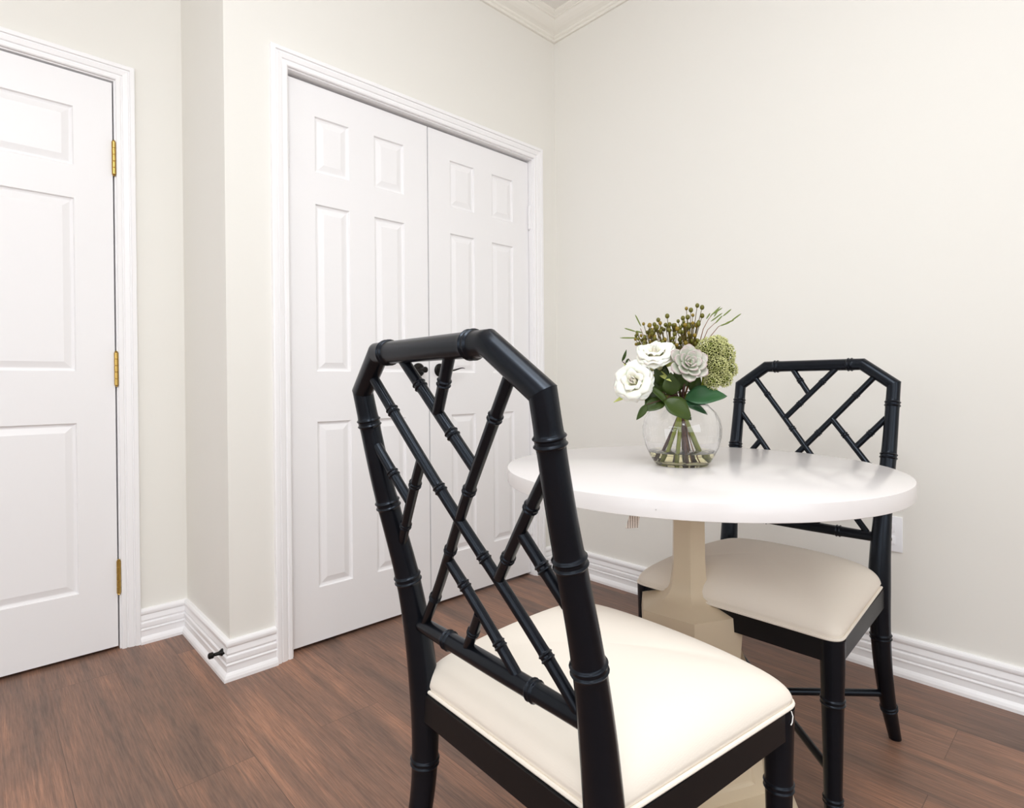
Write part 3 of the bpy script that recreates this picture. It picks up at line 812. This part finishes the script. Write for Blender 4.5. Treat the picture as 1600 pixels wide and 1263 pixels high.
berry_sprig('bushy olive berry sprig behind the upper white rose', cluster([(1045, 494, .0056), (1031, 500, .0052), (1025, 507, .005), (1034, 505, .0045)], -.01, 88, 1016, 1080, 507, 566, (.0040, .0056)), FT[5], K(1052, 572, -.02), [0, 0, 0, 1])
berry_sprig('low berry sprig with gold tinted berries at the left behind the roses', cluster([(1008, 506, .0038), (1016, 509, .0038), (998, 522, .0038), (995, 530, .0034)], -.015, 52, 996, 1040, 514, 550, (.0034, .0046)), FT[8], K(1030, 580, -.02), [1, 0, 0])

# slim twigs with needle-like leaves
def twig(label, path, leaves, foot):
    t = thing('twig', label, 'twig', VB, group='slim twigs sticking out of the bouquet')
    P = [K(*p) for p in path]; bm = bmesh.new(); n = len(P); sweep(bm, P, [.0013-.0007*k/max(1, n-1) for k in range(n)], 7)
    stem(bm, P[0], foot, .0013); obj('stem', bm, M['twig'], t)
    for a, b in leaves:
        bm = bmesh.new(); A, B = K(*a), K(*b); sweep(bm, [A, A.lerp(B, .2), A.lerp(B, .55), A.lerp(B, .85), B], [.0006, .0017, .0019, .0016, .0004], 7)
        obj('slim_leaf', bm, M['catkin'], t)
    return t
twig('brown twig curving right, furthest right of the twigs', [(1095, 560, -.01), (1108, 532, -.01), (1114, 524, -.01), (1125, 511, -.01), (1136, 506, -.01)], [((1127, 510, -.01), (1143, 504.5, -.01)), ((1144, 503, -.01), (1160.5, 491, -.01)), ((1136, 506, -.01), (1149, 501, -.01))], FT[9])
twig('upright twig with bundled slim leaves beside the berries', [(1086, 570, -.02), (1097, 530, -.02), (1101, 515, -.02), (1109, 500, -.02), (1114, 494, -.02)], [((1112, 495, -.02), (1128, 480, -.02)), ((1115, 492, -.02), (1131, 482, -.02)), ((1113, 503, -.02), (1131, 490, -.02)), ((1118, 496, -.02), (1125, 484, -.02)), ((1106, 499, -.02), (1112, 490, -.02))], FT[3])
twig('thin twig with two pale slim leaves between its neighbours', [(1090, 572, 0), (1100, 535, 0), (1108, 516, 0), (1120, 505, 0)], [((1120, 506, 0), (1131, 494, 0)), ((1132, 495, 0), (1145, 484, 0))], FT[10])
twig('twig at the left with three splayed slim leaves', [(1030, 590, -.02), (1012, 545, -.02), (1008, 525, -.02), (1003, 513, -.02)], [((1004, 510, -.02), (995, 491.5, -.02)), ((996, 518, -.02), (978, 512.5, -.02)), ((1000, 528, -.02), (971, 527.5, -.02)), ((1006, 520, -.02), (996, 517, -.02))], FT[11])

# foliage stems with broad leaves
def foliage(label, leaves, foot, root, mat='leaf', smat='stem_brown'):
    t = thing('leafy_stem', label, 'foliage', VB, group='leafy stems in the glass vase')
    for (a, b, w, nr) in leaves:
        A, B = K(*a), K(*b); bm = bmesh.new(); leaf_blade(bm, A, B, L3(*nr), w, .12, .22); fin('leaf', bm, None, M[mat], t, .0006)
        bm = None
    bm = bmesh.new(); stem(bm, root, foot, .0042)
    for (a, b, w, nr) in leaves:
        A = K(*a); sweep(bm, [root, root.lerp(A, .5), A], [.0016, .0013, .0010], 6)
    obj('stem', bm, M[smat], t); return t
foliage('leafy stem with broad dark green leaves hanging over the front rim of the vase',
        [((1040, 625, .07), (1082, 657, .085), .030, (.1, .9, .5)), ((1046, 632, .06), (1013, 601, .05), .010, (.1, .9, .4)), ((1041, 627, .05), (1004, 642, .06), .021, (0, .8, .6)), ((1012, 632, .07), (996, 656, .07), .010, (.2, .9, .2))], FT[7], K(1047, 622, .05))
foliage('upright leafy stem with dark green leaves filling the middle below the roses',
        [((1050, 618, .04), (1050, 582, .05), .024, (-.1, .95, .2)), ((1040, 605, .02), (1024, 574, .03), .014, (-.3, .9, .3)), ((1058, 608, .02), (1070, 583, .05), .022, (.2, .9, .1)), ((1060, 612, .0), (1062, 575, .0), .022, (0, 1, 0)), ((1038, 618, .02), (1018, 588, .02), .018, (-.2, .9, .3)), ((1080, 612, .0), (1096, 590, .0), .018, (.2, .9, .2)), ((1045, 600, .02), (1030, 560, .01), .014, (0, 1, 0)), ((1066, 600, .01), (1085, 590, .03), .014, (.1, 1, .1)), ((1030, 612, .03), (1010, 640, .05), .019, (-.2, .9, .4))], FT[10], K(1052, 615, .02))
foliage('leafy stem with large blue green leaves reaching out at the right',
        [((1072, 624, .05), (1138, 620, .05), .031, (.1, .75, .65)), ((1068, 628, .05), (1107, 649, .06), .013, (.1, .8, .5))], FT[9], K(1070, 624, .03), 'leaf2')
foliage('small leafy stem with one pointed green leaf poking out at far left',
        [((984, 560, -.01), (979, 568, -.01), .003, (0, 1, 0)), ((974, 564, 0), (981, 546, 0), .0045, (.3, 1, 0))], FT[8], K(1000, 585, 0))

# ------------------------------------------------------------------ lights: right window, added rear and ceiling fill
def area(name, loc, rot, sx, sy, power, col):
    l = bpy.data.lights.new(name, 'AREA'); l.shape = 'RECTANGLE'; l.size = sx; l.size_y = sy; l.energy = power; l.color = col
    o = bpy.data.objects.new(name, l); C.objects.link(o); o.location = loc; o.rotation_euler = rot; return o
area('daylight_right', (X1+.10, -2.5, 1.5), (0, PI/2, 0), 1.4, 2.7, 60, (.92, .955, 1))
area('rear_fill', (2.1, Y1-.10, 1.5), (PI/2, 0, 0), 2.7, 1.4, 56, (.92, .955, 1))  # added fill at the rear window, lifts the low walls
def bulb(name, x, y, z, r, power):
    l = bpy.data.lights.new(name, 'POINT'); l.shadow_soft_size = r; l.energy = power; l.color = (.935, .962, 1)
    o = bpy.data.objects.new(name, l); C.objects.link(o); o.location = (x, y, z); return o
for k, (x, y, pw, lb) in enumerate([(1.9, -2.45, 58, 'added fill lamp on a short ceiling stem, above the picture near the table'), (3.2, -3.6, 34, 'added fill lamp on a short ceiling stem, behind the camera')]):  # unseen lamps added as fill for the upper walls and ceiling
    lamp = thing('fill_lamp', lb, 'lamp', (x, y, HC))
    bm = bmesh.new(); sweep(bm, [(0, 0, 0), (0, 0, -.004), (0, 0, -.02), (0, 0, -.022), (0, 0, -.06)], [.07, .07, .05, .01, .01], 24); obj('canopy', bm, M['metal'], lamp)
    bulb('fill_bulb', x, y, HC-.30, .22, pw)
a = area('ceiling_bounce_fill', (1.9, -1.9, HC-.02), (0, 0, 0), 1.3, 1.3, 46, (.92, .963, 1))  # added soft panel standing in for light bounced off the ceiling

w = bpy.data.worlds.new('World'); bpy.context.scene.world = w; w.use_nodes = True
w.node_tree.nodes['Background'].inputs[0].default_value = (.9, .95, 1, 1); w.node_tree.nodes['Background'].inputs[1].default_value = .6

# ------------------------------------------------------------------ camera
CX, CY, CZ, yaw, pit, rol, F, SY = 1.97976624, -2.17840003, .95053971, .81526448, -.00650015, -.00745906, .89380618, -.02621088
fw = V((-math.sin(yaw)*math.cos(pit), math.cos(yaw)*math.cos(pit), math.sin(pit)))
rt = V((math.cos(yaw), math.sin(yaw), 0)); up = rt.cross(fw)
r2 = rt*math.cos(rol)+up*math.sin(rol); u2 = up*math.cos(rol)-rt*math.sin(rol)
cd = bpy.data.cameras.new('Camera'); co = bpy.data.objects.new('Camera', cd); C.objects.link(co)
cd.sensor_fit = 'HORIZONTAL'; cd.sensor_width = 36; cd.lens = F*1000/1600*36; cd.shift_y = SY*1000/1600; cd.clip_start = .02
m = Matrix((r2, u2, -fw)).transposed().to_4x4(); m.translation = V((CX, CY, CZ)); co.matrix_world = m
sn = bpy.context.scene; sn.camera = co
vs_ = sn.view_settings; vs_.view_transform = 'Standard'; vs_.look = 'None'; vs_.exposure = -0.88; vs_.gamma = 1; vs_.use_curve_mapping = False
sn.cycles.max_bounces = 12; sn.cycles.diffuse_bounces = 8; sn.cycles.transmission_bounces = 12; sn.cycles.glossy_bounces = 4
